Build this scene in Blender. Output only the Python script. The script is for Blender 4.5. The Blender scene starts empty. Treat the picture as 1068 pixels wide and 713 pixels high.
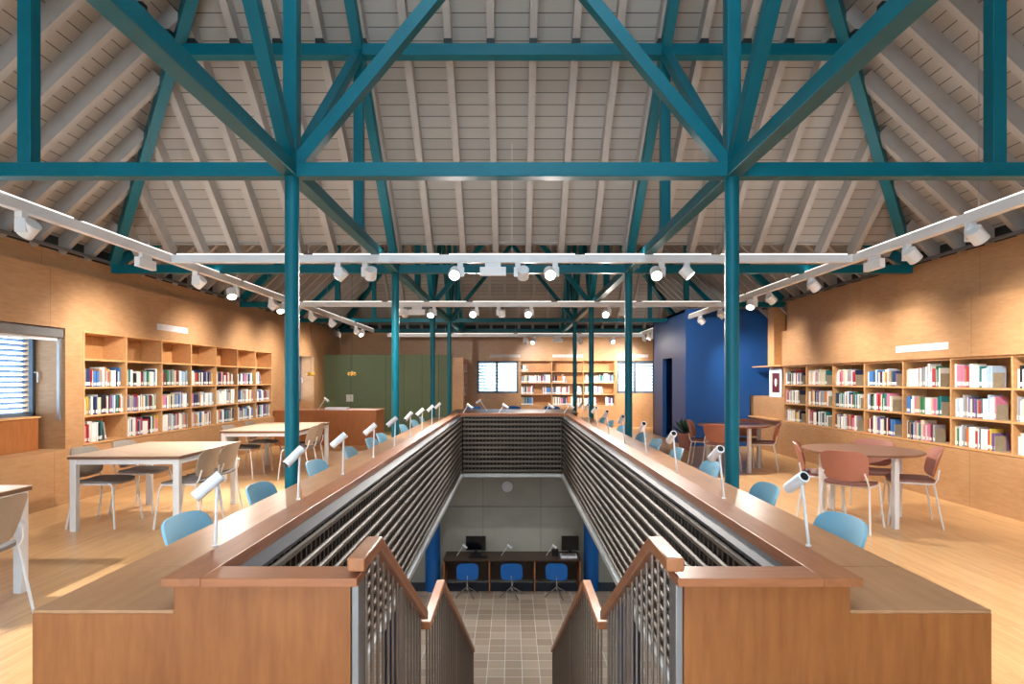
import bpy, math, random
from mathutils import Vector, Matrix
random.seed(7)
SC = bpy.context.scene
COL = SC.collection
F = 626.0; CX = 534.0; HY = 396.0; CH = 1.48
def at(x, y, Y):
    return Vector(((x - CX) * Y / F, Y, CH - (y - HY) * Y / F))

# ------------------------------------------------------------------ mesh builder
class MB:
    def __init__(s):
        s.v = []; s.f = []; s.m = []
    def face(s, idx, m=0):
        s.f.append(tuple(idx)); s.m.append(m)
    def box(s, x0, x1, y0, y1, z0, z1, m=0):
        if x0 > x1: x0, x1 = x1, x0
        if y0 > y1: y0, y1 = y1, y0
        if z0 > z1: z0, z1 = z1, z0
        b = len(s.v)
        s.v += [(x0,y0,z0),(x1,y0,z0),(x1,y1,z0),(x0,y1,z0),(x0,y0,z1),(x1,y0,z1),(x1,y1,z1),(x0,y1,z1)]
        for q in ((3,2,1,0),(4,5,6,7),(0,1,5,4),(1,2,6,5),(2,3,7,6),(3,0,4,7)):
            s.face([b+i for i in q], m)
        return s
    def bar(s, p, q, w, h, m=0, up=(0,0,1)):
        p = Vector(p); q = Vector(q); d = (q-p).normalized(); up = Vector(up)
        if abs(d.dot(up)) > .98: up = Vector((0,1,0))
        r = d.cross(up).normalized(); u = r.cross(d).normalized()
        b = len(s.v)
        for c in (p, q):
            for a, e in ((-1,-1),(1,-1),(1,1),(-1,1)):
                s.v.append(tuple(c + r*(a*w/2) + u*(e*h/2)))
        for k in ((0,1,2,3),(7,6,5,4),(0,4,5,1),(1,5,6,2),(2,6,7,3),(3,7,4,0)):
            s.face([b+i for i in k], m)
        return s
    def tube(s, pts, r, n=8, m=0):
        pts = [Vector(p) for p in pts]; b = len(s.v); k = len(pts)
        rs = r if isinstance(r, (list, tuple)) else [r]*k
        ref = None
        for i, p in enumerate(pts):
            d = (pts[min(i+1,k-1)] - pts[max(i-1,0)]).normalized()
            if ref is None:
                ref = Vector((0,0,1)) if abs(d.z) < .9 else Vector((0,1,0))
            a = d.cross(ref).normalized(); c = a.cross(d).normalized(); ref = c
            for j in range(n):
                t = 2*math.pi*j/n
                s.v.append(tuple(p + a*(math.cos(t)*rs[i]) + c*(math.sin(t)*rs[i])))
        for i in range(k-1):
            for j in range(n):
                j2 = (j+1) % n
                s.face((b+i*n+j, b+i*n+j2, b+(i+1)*n+j2, b+(i+1)*n+j), m)
        s.face([b+j for j in range(n)][::-1], m)
        s.face([b+(k-1)*n+j for j in range(n)], m)
        return s
    def cyl(s, p, q, r, r2=None, n=20, m=0):
        return s.tube([p, q], [r, r if r2 is None else r2], n, m)
    def lathe(s, prof, n=24, o=(0,0,0), m=0):
        b = len(s.v); k = len(prof)
        for (r, z) in prof:
            for j in range(n):
                t = 2*math.pi*j/n
                s.v.append((o[0]+r*math.cos(t), o[1]+r*math.sin(t), o[2]+z))
        for i in range(k-1):
            for j in range(n):
                j2 = (j+1) % n
                s.face((b+i*n+j, b+i*n+j2, b+(i+1)*n+j2, b+(i+1)*n+j), m)
        s.face([b+j for j in range(n)][::-1], m)
        s.face([b+(k-1)*n+j for j in range(n)], m)
        return s
    def prism(s, pts, y0, y1, m=0, axis='y'):
        b = len(s.v); n = len(pts)
        for y in (y0, y1):
            for (a, c) in pts:
                s.v.append((a, y, c) if axis == 'y' else ((y, a, c) if axis == 'x' else (a, c, y)))
        s.face([b+i for i in range(n)], m); s.face([b+n+i for i in range(n)][::-1], m)
        for i in range(n):
            j = (i+1) % n
            s.face((b+j, b+i, b+n+i, b+n+j), m)
        return s
    def shell(s, fn, nu, nv, th, m=0):
        """closed sheet: fn(u,v)->(point, normal)"""
        b = len(s.v); top = []; bot = []
        for i in range(nu+1):
            for j in range(nv+1):
                u = -1+2*i/nu; v = -1+2*j/nv
                p, nn = fn(u, v)
                top.append(Vector(p)+Vector(nn)*th/2); bot.append(Vector(p)-Vector(nn)*th/2)
        s.v += [tuple(p) for p in top] + [tuple(p) for p in bot]
        N = (nu+1)*(nv+1); I = lambda i, j: b+i*(nv+1)+j
        for i in range(nu):
            for j in range(nv):
                s.face((I(i,j), I(i+1,j), I(i+1,j+1), I(i,j+1)), m)
                s.face((N+I(i,j+1), N+I(i+1,j+1), N+I(i+1,j), N+I(i,j)), m)
        ring = [(i,0) for i in range(nu)]+[(nu,j) for j in range(nv)]+[(i,nv) for i in range(nu,0,-1)]+[(0,j) for j in range(nv,0,-1)]
        for k in range(len(ring)):
            a = I(*ring[k]); c = I(*ring[(k+1) % len(ring)])
            s.face((a, N+a, N+c, c), m)
        return s
    def build(s, name, mats, parent=None, loc=None, rz=0, bevel=0, smooth=True):
        me = bpy.data.meshes.new(name)
        me.from_pydata(s.v, [], s.f)
        if not isinstance(mats, (list, tuple)): mats = [mats]
        for mt in mats: me.materials.append(mt)
        if any(s.m): me.polygons.foreach_set('material_index', s.m)
        if smooth:
            me.shade_smooth(); me.set_sharp_from_angle(angle=math.radians(38))
        me.update()
        o = bpy.data.objects.new(name, me); COL.objects.link(o)
        if parent is not None: o.parent = parent
        if loc is not None: o.location = loc
        if rz: o.rotation_euler = (0,0,rz)
        if bevel:
            bm = o.modifiers.new('bevel', 'BEVEL'); bm.width = bevel; bm.segments = 2
            bm.limit_method = 'ANGLE'; bm.angle_limit = math.radians(40)
        return o

def tag(o, label=None, cat=None, group=None, kind=None):
    if label: o['label'] = label
    if cat: o['category'] = cat
    if group: o['group'] = group
    if kind: o['kind'] = kind
    return o
def empty(name, loc=(0,0,0), rz=0, label=None, cat=None, group=None):
    o = bpy.data.objects.new(name, None); COL.objects.link(o)
    o.location = loc; o.rotation_euler = (0,0,rz); o.empty_display_size = .1
    return tag(o, label, cat, group)
def struct(name, mb, mats, parent=None, **k):
    o = mb.build(name, mats, parent, **k)
    if parent is None: o['kind'] = 'structure'
    return o
KIDS = {}
def copy_tree(o, parent=None):
    c = o.copy(); COL.objects.link(c)
    if parent is not None: c.parent = parent
    for ch in o.children: copy_tree(ch, c)
    return c
def dup(o, loc, rz, label, group=None):
    c = copy_tree(o); c.location = loc; c.rotation_euler = (0,0,rz); c['label'] = label
    if group: c['group'] = group
    return c
ORD = ['nearest','second','third','fourth','fifth','sixth','seventh','eighth','ninth','tenth','eleventh','twelfth']
NTH = ['first','second','third','fourth','fifth','sixth','seventh','eighth','ninth','tenth','eleventh','twelfth','thirteenth','fourteenth',
       'fifteenth','sixteenth','seventeenth','eighteenth','nineteenth','twentieth','twenty-first','twenty-second','twenty-third','twenty-fourth',
       'twenty-fifth','twenty-sixth','twenty-seventh','twenty-eighth','twenty-ninth','thirtieth','thirty-first','thirty-second','thirty-third',
       'thirty-fourth','thirty-fifth','thirty-sixth','thirty-seventh','thirty-eighth','thirty-ninth','fortieth']

# ------------------------------------------------------------------ materials
def srgb(r, g, b):
    f = lambda c: (c/255/12.92) if c/255 <= .04045 else ((c/255+.055)/1.055)**2.4
    return (f(r), f(g), f(b), 1)
class NT:
    def __init__(s, name):
        s.mat = bpy.data.materials.new(name); s.mat.use_nodes = True
        s.t = s.mat.node_tree; s.n = s.t.nodes; s.b = s.n['Principled BSDF']
    def add(s, ty, **k):
        n = s.n.new(ty)
        for a, v in k.items(): setattr(n, a, v)
        return n
    def link(s, a, b): s.t.links.new(a, b)
    def coord(s, scale=(1,1,1), rot=(0,0,0), loc=(0,0,0)):
        c = s.add('ShaderNodeTexCoord'); m = s.add('ShaderNodeMapping')
        m.inputs['Scale'].default_value = scale; m.inputs['Rotation'].default_value = rot; m.inputs['Location'].default_value = loc
        s.link(c.outputs['Object'], m.inputs['Vector']); return m.outputs['Vector']
    def noise(s, vec, scale, detail=4, rough=.55):
        n = s.add('ShaderNodeTexNoise'); n.inputs['Scale'].default_value = scale; n.inputs['Detail'].default_value = detail
        n.inputs['Roughness'].default_value = rough
        if vec is not None: s.link(vec, n.inputs['Vector'])
        return n.outputs['Fac']
    def ramp(s, fac, stops):
        r = s.add('ShaderNodeValToRGB'); e = r.color_ramp.elements
        while len(e) < len(stops): e.new(.5)
        for el, (p, c) in zip(e, stops): el.position = p; el.color = c
        s.link(fac, r.inputs['Fac']); return r.outputs['Color']
    def mix(s, fac, a, b, mode='MIX'):
        m = s.add('ShaderNodeMix', data_type='RGBA', blend_type=mode)
        for sock, val in ((m.inputs[0], fac), (m.inputs[6], a), (m.inputs[7], b)):
            if hasattr(val, 'is_linked'): s.link(val, sock)
            else: sock.default_value = val
        return m.outputs[2]
    def math(s, op, a, b=None):
        m = s.add('ShaderNodeMath', operation=op)
        for i, val in enumerate((a, b)):
            if val is None: continue
            if hasattr(val, 'is_linked'): s.link(val, m.inputs[i])
            else: m.inputs[i].default_value = val
        return m.outputs[0]
    def bump(s, h, strength=.2, dist=.01):
        b = s.add('ShaderNodeBump'); b.inputs['Strength'].default_value = strength; b.inputs['Distance'].default_value = dist
        s.link(h, b.inputs['Height']); s.link(b.outputs['Normal'], s.b.inputs['Normal'])
    def col(s, c):
        if hasattr(c, 'is_linked'): s.link(c, s.b.inputs['Base Color'])
        else: s.b.inputs['Base Color'].default_value = c
    def set(s, rough=.5, metal=0, spec=None):
        s.b.inputs['Roughness'].default_value = rough; s.b.inputs['Metallic'].default_value = metal
        if spec is not None: s.b.inputs['Specular IOR Level'].default_value = spec
M = {}
def plain(name, c, rough=.5, metal=0, var=.06, scale=9, spec=None):
    t = NT(name); n = t.noise(t.coord(), scale, 3)
    a = tuple(min(1, x*(1+var)) for x in c[:3])+(1,); b = tuple(x*(1-var) for x in c[:3])+(1,)
    t.col(t.ramp(n, [(.3, b), (.7, a)])); t.set(rough, metal, spec); M[name] = t.mat; return t.mat
def wood(name, c1, c2, grain=(5,5,.5), rough=.4, seam=None, fig=2.2, spec=None):
    t = NT(name)
    v = t.coord(grain); n = t.noise(v, 6, 6, .6)
    n2 = t.noise(t.coord((1,1,1)), fig, 3)
    f = t.math('ADD', t.math('MULTIPLY', n, .65), t.math('MULTIPLY', n2, .35))
    c = t.ramp(f, [(.32, c2), (.68, c1)])
    if seam:
        axis, pitch, off = seam
        cc = t.add('ShaderNodeTexCoord'); sx = t.add('ShaderNodeSeparateXYZ'); t.link(cc.outputs['Object'], sx.inputs[0])
        k = t.math('FRACT', t.math('DIVIDE', t.math('ADD', sx.outputs[axis], off+100*pitch), pitch))
        line = t.math('LESS_THAN', k, .005/pitch)
        c = t.mix(line, c, tuple(x*.45 for x in c2[:3])+(1,))
        cell = t.math('FLOOR', t.math('DIVIDE', t.math('ADD', sx.outputs[axis], off+100*pitch), pitch))
        wn = t.add('ShaderNodeTexWhiteNoise', noise_dimensions='1D'); t.link(cell, wn.inputs['W'])
        c = t.mix(t.math('MULTIPLY', wn.outputs['Value'], .16), c, c2)
    t.col(c); t.set(rough, 0, spec); M[name] = t.mat; return t.mat

wood('wall_veneer', srgb(192,149,107), srgb(168,124,82), (1.2,1.2,6), .42, ('Y',2.43,.3))
wood('wall_veneer_x', srgb(192,149,107), srgb(168,124,82), (1.2,1.2,6), .42, ('X',2.2,.3))
wood('shelf_wood', srgb(212,164,112), srgb(190,140,90), (4,4,4), .45)
wood('shelf_back', srgb(190,140,88), srgb(165,115,66), (4,4,1), .5)
wood('front_veneer', srgb(168,104,54), srgb(138,80,38), (6,6,.7), .42)
wood('cap_wood', srgb(176,112,72), srgb(148,90,56), (5,.8,5), .36)
wood('cap_wood_x', srgb(182,116,76), srgb(152,92,58), (.8,5,5), .36)
wood('desk_wood', srgb(188,142,104), srgb(164,118,82), (4,.6,4), .3)
wood('rail_wood', srgb(190,126,84), srgb(160,100,64), (4,1,4), .35)
wood('table_top', srgb(226,198,172), srgb(212,180,150), (5,.8,5), .32)
wood('round_top', srgb(150,108,84), srgb(124,86,66), (5,.9,5), .3)
wood('dark_wood', srgb(84,60,46), srgb(60,42,32), (4,.8,4), .4)
plain('table_edge', srgb(120,86,64), .5)
plain('white_metal', srgb(226,228,230), .35, 0, .02)
plain('white_plastic', srgb(235,236,236), .45, 0, .02)
plain('lamp_white', srgb(236,238,240), .4, 0, .02)
plain('black', srgb(18,18,20), .45, 0, .05)
plain('dark_glass', srgb(10,11,14), .12, 0, .05)
plain('teal', (.0,.106,.142,1), .42, 0, .07, 3, .25)
plain('black_pad', srgb(18,28,30), .6)
plain('rafter', srgb(158,152,146), .7, 0, .06, 6)
plain('shell_grey', srgb(158,144,130), .45, 0, .03)
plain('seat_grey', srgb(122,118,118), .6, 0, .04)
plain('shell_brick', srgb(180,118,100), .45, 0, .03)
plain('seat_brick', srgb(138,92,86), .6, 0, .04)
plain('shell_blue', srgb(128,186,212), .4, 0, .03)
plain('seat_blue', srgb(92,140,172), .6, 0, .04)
plain('shell_navy', srgb(14,98,176), .5, 0, .05)
plain('chrome', srgb(200,200,200), .22, 1, .02)
plain('slat_metal', srgb(100,91,82), .55, .25, .10, 5)
plain('rail_metal', srgb(64,66,72), .55, .1, .06, 5)
plain('grille_metal', srgb(84,74,66), .6, .2, .1, 5)
plain('grille_dark', srgb(26,20,16), .8)
plain('grey_metal', srgb(150,148,148), .4, .5, .05)
plain('baluster_metal', srgb(140,128,120), .42, .5, .05)
plain('slab_edge', srgb(196,200,202), .6)
plain('green_panel', srgb(98,114,80), .6, 0, .04, 2)
plain('blue_wall', srgb(12,76,142), .5, 0, .04, 2)
plain('grey_door', srgb(118,116,116), .5)
plain('column_blue', srgb(10,92,164), .4, 0, .05, 3)
plain('concrete', srgb(168,164,150), .8, 0, .07, 3)
plain('plaster', srgb(190,186,178), .8)
plain('carpet_dark', srgb(54,60,72), .9)
plain('frame_grey', srgb(84,98,112), .45, .2)
plain('alu', srgb(150,150,150), .35, .7)
def translucent(name, c, f):
    t = NT(name); t.col(c); t.set(.5); tr = t.add('ShaderNodeBsdfTranslucent'); tr.inputs['Color'].default_value = c
    mx = t.add('ShaderNodeMixShader'); mx.inputs[0].default_value = f
    t.link(t.b.outputs[0], mx.inputs[1]); t.link(tr.outputs[0], mx.inputs[2]); t.link(mx.outputs[0], t.n['Material Output'].inputs['Surface']); M[name] = t.mat
translucent('shutter', srgb(206,220,234), .16)
plain('shutter_blue', srgb(70,120,170), .5)
plain('trim_grey', srgb(96,96,98), .5)
plain('bookend', srgb(160,148,124), .6, 0, .1, 20)
plain('paper', srgb(222,222,216), .8)
plain('maroon', srgb(86,22,34), .6)
plain('leaf', srgb(28,62,38), .5, 0, .25, 20)
plain('pot', srgb(170,116,104), .6)
plain('gold_glass', srgb(226,178,84), .2, .2, .1, 20)
plain('far_white', srgb(225,225,228), .5)

def floor_mat():
    t = NT('bamboo_floor'); v = t.coord((1,1,1), (0,0,math.pi/2))
    b = t.add('ShaderNodeTexBrick'); t.link(v, b.inputs['Vector'])
    b.offset = .37; b.inputs['Scale'].default_value = 1; b.inputs['Brick Width'].default_value = .9; b.inputs['Row Height'].default_value = .032
    b.inputs['Mortar Size'].default_value = .0009; b.inputs['Color1'].default_value = srgb(226,182,128); b.inputs['Color2'].default_value = srgb(194,144,92)
    b.inputs['Mortar'].default_value = srgb(130,90,54); b.inputs['Bias'].default_value = -.1
    n = t.noise(t.coord((30,1.2,1)), 4, 4)
    c = t.mix(.5, b.outputs['Color'], t.ramp(n, [(.3, srgb(194,144,92)), (.7, srgb(230,188,134))]))
    t.col(c); t.set(.3); M['floor'] = t.mat
floor_mat()
def tile_mat():
    t = NT('floor_tile'); b = t.add('ShaderNodeTexBrick'); t.link(t.coord((1,1,1),(0,0,0),(.11,.05,0)), b.inputs['Vector'])
    b.offset = 0; b.inputs['Scale'].default_value = 1; b.inputs['Brick Width'].default_value = .26; b.inputs['Row Height'].default_value = .26
    b.inputs['Mortar Size'].default_value = .006; b.inputs['Color1'].default_value = srgb(196,174,150); b.inputs['Color2'].default_value = srgb(170,146,124)
    b.inputs['Mortar'].default_value = srgb(222,216,204); t.col(b.outputs['Color']); t.set(.35); M['tile'] = t.mat
tile_mat()
def deck_mat():
    t = NT('roof_boards'); cc = t.add('ShaderNodeTexCoord'); sx = t.add('ShaderNodeSeparateXYZ'); t.link(cc.outputs['Object'], sx.inputs[0])
    q = t.math('DIVIDE', t.math('ADD', sx.outputs['Z'], 10), .09)
    k = t.math('FRACT', q); line = t.math('LESS_THAN', k, .07)
    wn = t.add('ShaderNodeTexWhiteNoise', noise_dimensions='1D'); t.link(t.math('FLOOR', q), wn.inputs['W'])
    base = t.mix(wn.outputs['Value'], srgb(166,160,153), srgb(150,144,137))
    n = t.noise(t.coord((3,3,12)), 3, 4); base = t.mix(t.math('MULTIPLY', n, .3), base, srgb(138,132,125))
    t.col(t.mix(line, base, srgb(78,72,67))); t.set(.75); M['deck'] = t.mat
deck_mat()
def glass_mat():
    t = NT('window_glass'); n = t.n; tr = t.add('ShaderNodeBsdfTransparent'); gl = t.add('ShaderNodeBsdfGlossy'); gl.inputs['Roughness'].default_value = .05
    mx = t.add('ShaderNodeMixShader'); mx.inputs[0].default_value = .08
    t.link(tr.outputs[0], mx.inputs[1]); t.link(gl.outputs[0], mx.inputs[2])
    t.link(mx.outputs[0], n['Material Output'].inputs['Surface']); M['glass'] = t.mat
glass_mat()
def emis(name, c, s):
    t = NT(name); t.col(c); t.b.inputs['Emission Color'].default_value = c; t.b.inputs['Emission Strength'].default_value = s; M[name] = t.mat
emis('lens_on', (1,.93,.82,1), 14)
emis('uplight', (1,.97,.92,1), 1.1)
emis('bulb', (1,.75,.4,1), 4)

# ------------------------------------------------------------------ constants of the place
A = 5.38                    # half width of a pavilion
S = 1.573                   # half column grid
C1, C2 = 2.72, 13.47        # pavilion centres
YB = 8.1                    # boundary between pavilions
YE = 18.85                  # back wall
Y0 = -2.66
ZC = 2.97                   # chord centre line
P = 3.454; ZP = 4.85        # purlin ring
SL = .95
LF = -2.87                  # lower floor
SHZ = [.68, 1.03, 1.39, 1.75, 2.10]

# ------------------------------------------------------------------ floors
fl = MB()
hx, hy0, hy1 = 1.0, 2.0, 11.14
fl.box(-5.9,-hx,Y0,19.3,-.25,0).box(hx,5.9,Y0,19.3,-.25,0).box(-hx,hx,Y0,hy0,-.25,0).box(-hx,hx,hy1,19.3,-.25,0)
struct('floor', fl, M['floor'])
lo = MB().box(-6.2,6.2,-2.6,12.35,LF-.2,LF)
struct('floor_lower', lo, M['tile'])
struct('floor_lower_carpet', MB().box(-6.2,6.2,12.35,13.1,LF-.2,LF), M['carpet_dark'])
lw = MB().box(-6.2,6.2,12.9,13.1,LF,-.25)
struct('wall_lower_back', lw, M['concrete'])
# panel joints of the lower back wall
lj = MB()
zj = CH-132*12.9/F
lj.box(-6.2,6.2,12.89,12.9,zj-.006,zj+.006)
for x in (-3.1,-1.86,-.62,.62,1.86,3.1): lj.box(x-.004,x+.004,12.893,12.9,LF,-.25)
struct('trim_1', lj, M['trim_grey'])
struct('wall_lower_left', MB().box(-6.2,-6.0,-2.6,13.1,LF,-.25), M['plaster'])
struct('wall_lower_right', MB().box(6.0,6.2,-2.6,13.1,LF,-.25), M['plaster'])
struct('wall_lower_front', MB().box(-6.2,6.2,-2.8,-2.6,LF,-.25), M['plaster'])

# ------------------------------------------------------------------ walls
X2 = 5.9; XR = 5.72
wl = MB()
wl.box(-X2,-A+.05,Y0,13.47,0,SHZ[0]-.03); wl.box(-X2,-A,13.47,YE+.3,0,SHZ[0]-.03)                       # panel below the shelves
wl.box(-X2,-A,Y0,YE+.3,2.102,2.80)
wl.box(-X2,-A-.10,Y0,YE+.3,2.80,3.03)                      # set-back band above
for (a,b) in ((Y0,4.4),(7.23,7.53),(13.47,14.75),(16.3,YE+.3)): wl.box(-X2,-A,a,b,SHZ[0]-.03,2.102)
wl.box(-X2,-XR,7.53,13.47,SHZ[0]-.03,2.102)
struct('wall_left', wl, M['wall_veneer'])
wr = MB()
wr.box(X2,A-.05,Y0,13.36,0,SHZ[0]-.03); wr.box(X2,A,13.36,YE+.3,0,SHZ[0]-.03)
wr.box(X2,A+.07,Y0,11.89,2.44,3.03)
wr.box(X2,A-.03,Y0,11.89,1.752,2.44)
wr.box(X2,A,Y0,2.0,SHZ[0]-.03,1.752); wr.box(X2,A,11.89,13.39,SHZ[0]-.03,1.13); wr.box(X2,A,13.52,YE+.3,SHZ[0]-.03,1.752)
wr.box(X2,XR,2.0,11.89,SHZ[0]-.03,1.752)
wr.box(X2,XR+.05,11.89,13.52,1.13,3.03); wr.box(X2,A,13.52,YE+.3,1.752,3.03)
struct('wall_right', wr, M['wall_veneer'])
# ledges at the far end of the right hand shelves
struct('trim_2', MB().box(A-.06,XR+.05,11.90,13.3,1.752,1.775).box(A-.12,A+.02,11.95,13.36,SHZ[0]-.02,SHZ[0]+.012), M['shelf_wood'], bevel=.002)
struct('trim_3', MB().box(A+.12,A+.36,12.6,12.9,1.776,3.02), M['shelf_wood'])
# grey strips along the wall heads
struct('trim_4', MB().box(-A-.02,-A+.03,Y0,YE,3.03,3.06), M['trim_grey'])
struct('trim_5', MB().box(A+.02,A-.03,Y0,13.35,3.03,3.06), M['trim_grey'])
# frieze that closes the eaves
struct('trim_6', MB().box(-X2,-A-.12,Y0,YE+.3,3.03,3.62), M['black_pad'])
struct('trim_7', MB().box(X2,A+.12,Y0,YE+.3,3.03,3.62), M['black_pad'])
struct('trim_8', MB().box(-X2,X2,YE+.12,YE+.3,3.03,3.62), M['black_pad'])
# back wall with two windows
wb = MB()
WZ0, WZ1 = 1.06, 2.08
BX = [(-1.10,.20),(3.30,4.50)]; BSX0, BSX1 = .27, 3.24
wb.box(-A,-1.10,YE,YE+.3,0,3.03)
wb.box(-1.10,.20,YE,YE+.3,0,WZ0).box(-1.10,.20,YE,YE+.3,WZ1,3.03)
wb.box(.20,BSX0-.02,YE,YE+.3,0,3.03)
wb.box(BSX0-.02,BSX1+.02,YE,YE+.3,0,SHZ[0]-.03).box(BSX0-.02,BSX1+.02,YE,YE+.3,2.102,3.03).box(BSX0-.02,BSX1+.02,YE+.285,YE+.3,SHZ[0]-.03,2.102)
wb.box(BSX1+.02,3.30,YE,YE+.3,0,3.03)
wb.box(3.30,4.50,YE,YE+.3,0,WZ0).box(3.30,4.50,YE,YE+.3,WZ1,3.03)
wb.box(4.50,A,YE,YE+.3,0,3.03)
struct('wall_back', wb, M['wall_veneer_x'])
# front wall behind the camera, with a wide window opening added for daylight from the left
wf = MB().box(-X2,X2,Y0-.3,Y0,0,.3).box(-X2,X2,Y0-.3,Y0,3.0,3.62).box(-X2,-5.0,Y0-.3,Y0,.3,3.0).box(1.6,X2,Y0-.3,Y0,.3,3.0)
struct('wall_front', wf, M['wall_veneer_x'])

# green partition, blue room
gp = MB().box(-A,-1.72,17.2,17.26,0,2.2)
struct('wall_green', gp, M['green_panel'])
gl = MB()
for x in (-4.62,-3.62,-3.1,-2.58,-2.1): gl.box(x-.004,x+.004,17.194,17.2,0,2.2)
struct('trim_9', gl, M['black_pad'])
bw = MB(); bx, by0, by1, bh = 3.88, 13.4, 16.5, 3.06
bw.box(bx,XR+.04,by0,by0+.1,1.135,bh).box(bx,A-.07,by0,by0+.1,0,1.135)
bw.box(bx,bx+.1,by0+.1,14.54,0,bh).box(bx,bx+.1,15.47,by1,0,bh).box(bx,bx+.1,14.54,15.47,2.02,bh)
bw.box(bx,A,by1-.1,by1,0,bh).box(bx,A+.0,by0+.1,by1,bh-.06,bh)
struct('wall_blue', bw, M['blue_wall'])
dr = MB().box(bx+.1,bx+.9,14.50,14.54,0,2.02)
d1 = struct('door_1', dr, M['grey_door'])
MB().tube([(bx+.72,14.54,1.02),(bx+.72,14.585,1.02),(bx+.6,14.585,1.02)],.009,8).build('door_handle', M['chrome'], d1)

# ------------------------------------------------------------------ windows
def window_x(name, x, y0, y1, z0, z1, sgn, louvre='shutter'):
    """window in a plane x = const"""
    f = MB(); t = .05; d = .05
    for (a,b) in ((y0,y0+t),(y1-t,y1),((y0+y1)/2-.03,(y0+y1)/2+.03)): f.box(x-d/2,x+d/2,a,b,z0,z1)
    f.box(x-d/2,x+d/2,y0,y1,z0,z0+t).box(x-d/2,x+d/2,y0,y1,z1-t,z1)
    w = struct(name, f, M['frame_grey'], bevel=.003)
    MB().box(x-.004,x+.004,y0+t,y1-t,z0+t,z1-t).build('pane', M['glass'], w)
    l = MB(); z = z0+.04
    while z < z1-.03:
        l.bar((x+sgn*.10,y0,z),(x+sgn*.10,y1,z),.055,.012, up=(sgn*.45,0,.9)); z += .062
    l.build('louvre_blind', M[louvre], w)
    MB().tube([(x-sgn*.03,y1-.03,(z0+z1)/2+.02),(x-sgn*.07,y1-.03,(z0+z1)/2+.02),(x-sgn*.07,y1-.03,(z0+z1)/2-.1)],.009,8).build('window_handle', M['white_plastic'], w)
    return w
def window_y(name, y, x0, x1, z0, z1):
    f = MB(); t = .06; d = .06; xm = (x0*.52+x1*.48)
    for (a,b) in ((x0,x0+t),(x1-t,x1),(xm-.035,xm+.035)): f.box(a,b,y-d/2,y+d/2,z0,z1)
    f.box(x0,x1,y-d/2,y+d/2,z0,z0+t).box(x0,x1,y-d/2,y+d/2,z1-t,z1)
    w = struct(name, f, M['frame_grey'], bevel=.003)
    MB().box(x0+t,x1-t,y-.004,y+.004,z0+t,z1-t).build('pane', M['glass'], w)
    l = MB(); z = z0+.05
    while z < z1-.03:
        l.bar((x0,y+.10,z),(x1,y+.10,z),.100,.010, up=(0,-.88,.47)); z += .102
    l.build('louvre_blind', M['shutter'], w)
    return w
window_x('window_1', -5.76, 4.4, 7.23, 1.04, 2.06, -1, 'shutter_blue')
window_y('window_2', YE+.1, -1.10, .20, WZ0, WZ1)
window_y('window_3', YE+.1, 3.30, 4.50, WZ0, WZ1)
window_x('window_4', -5.76, 14.75, 16.3, .9, 2.1, -1)
fw = MB()
for x in (-5.0,-2.8,-.63,1.54): fw.box(x,x+.06,Y0-.18,Y0-.12,.3,3.0)
fw.box(-5.0,1.6,Y0-.18,Y0-.12,.3,.36).box(-5.0,1.6,Y0-.18,Y0-.12,2.94,3.0)
w5 = struct('window_added_front', fw, M['frame_grey'])  # unseen glazing added to let fill daylight in from behind
MB().box(-4.94,1.54,Y0-.155,Y0-.145,.36,2.94).build('pane', M['glass'], w5)
# niche of the left window: head, low box, roller blind
struct('wall_left_niche', MB().box(-X2,-5.80,4.4,7.23,.65,1.04).box(-X2,-5.7,4.4,7.23,2.06,2.102).box(-X2,-5.80,14.75,16.3,.65,.9), M['wall_veneer'])
nb = MB().box(-5.795,-5.60,4.41,7.10,SHZ[0]-.028,1.03)
o = nb.build('radiator_cover', M['front_veneer'], bevel=.003); tag(o, 'low wooden box under the louvred window in the left wall niche', 'radiator cover')
MB().box(-5.795,-5.585,4.41,7.115,1.03,1.05).build('lid', M['shelf_wood'], o)
rb = empty('roller_blind', (-5.46,5.8,2.0), 0, 'grey metal roller blind cassette with guide rail above the left window', 'blind')
MB().box(-.07,.07,-1.4,1.42,-.02,.09).build('cassette', M['alu'], rb, bevel=.012)
MB().box(-.02,.03,-1.4,1.40,-.055,-.02).build('bottom_bar', M['white_metal'], rb)
MB().box(.02,.05,1.37,1.41,-1.0,-.02).build('guide_rail', M['alu'], rb)

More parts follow.
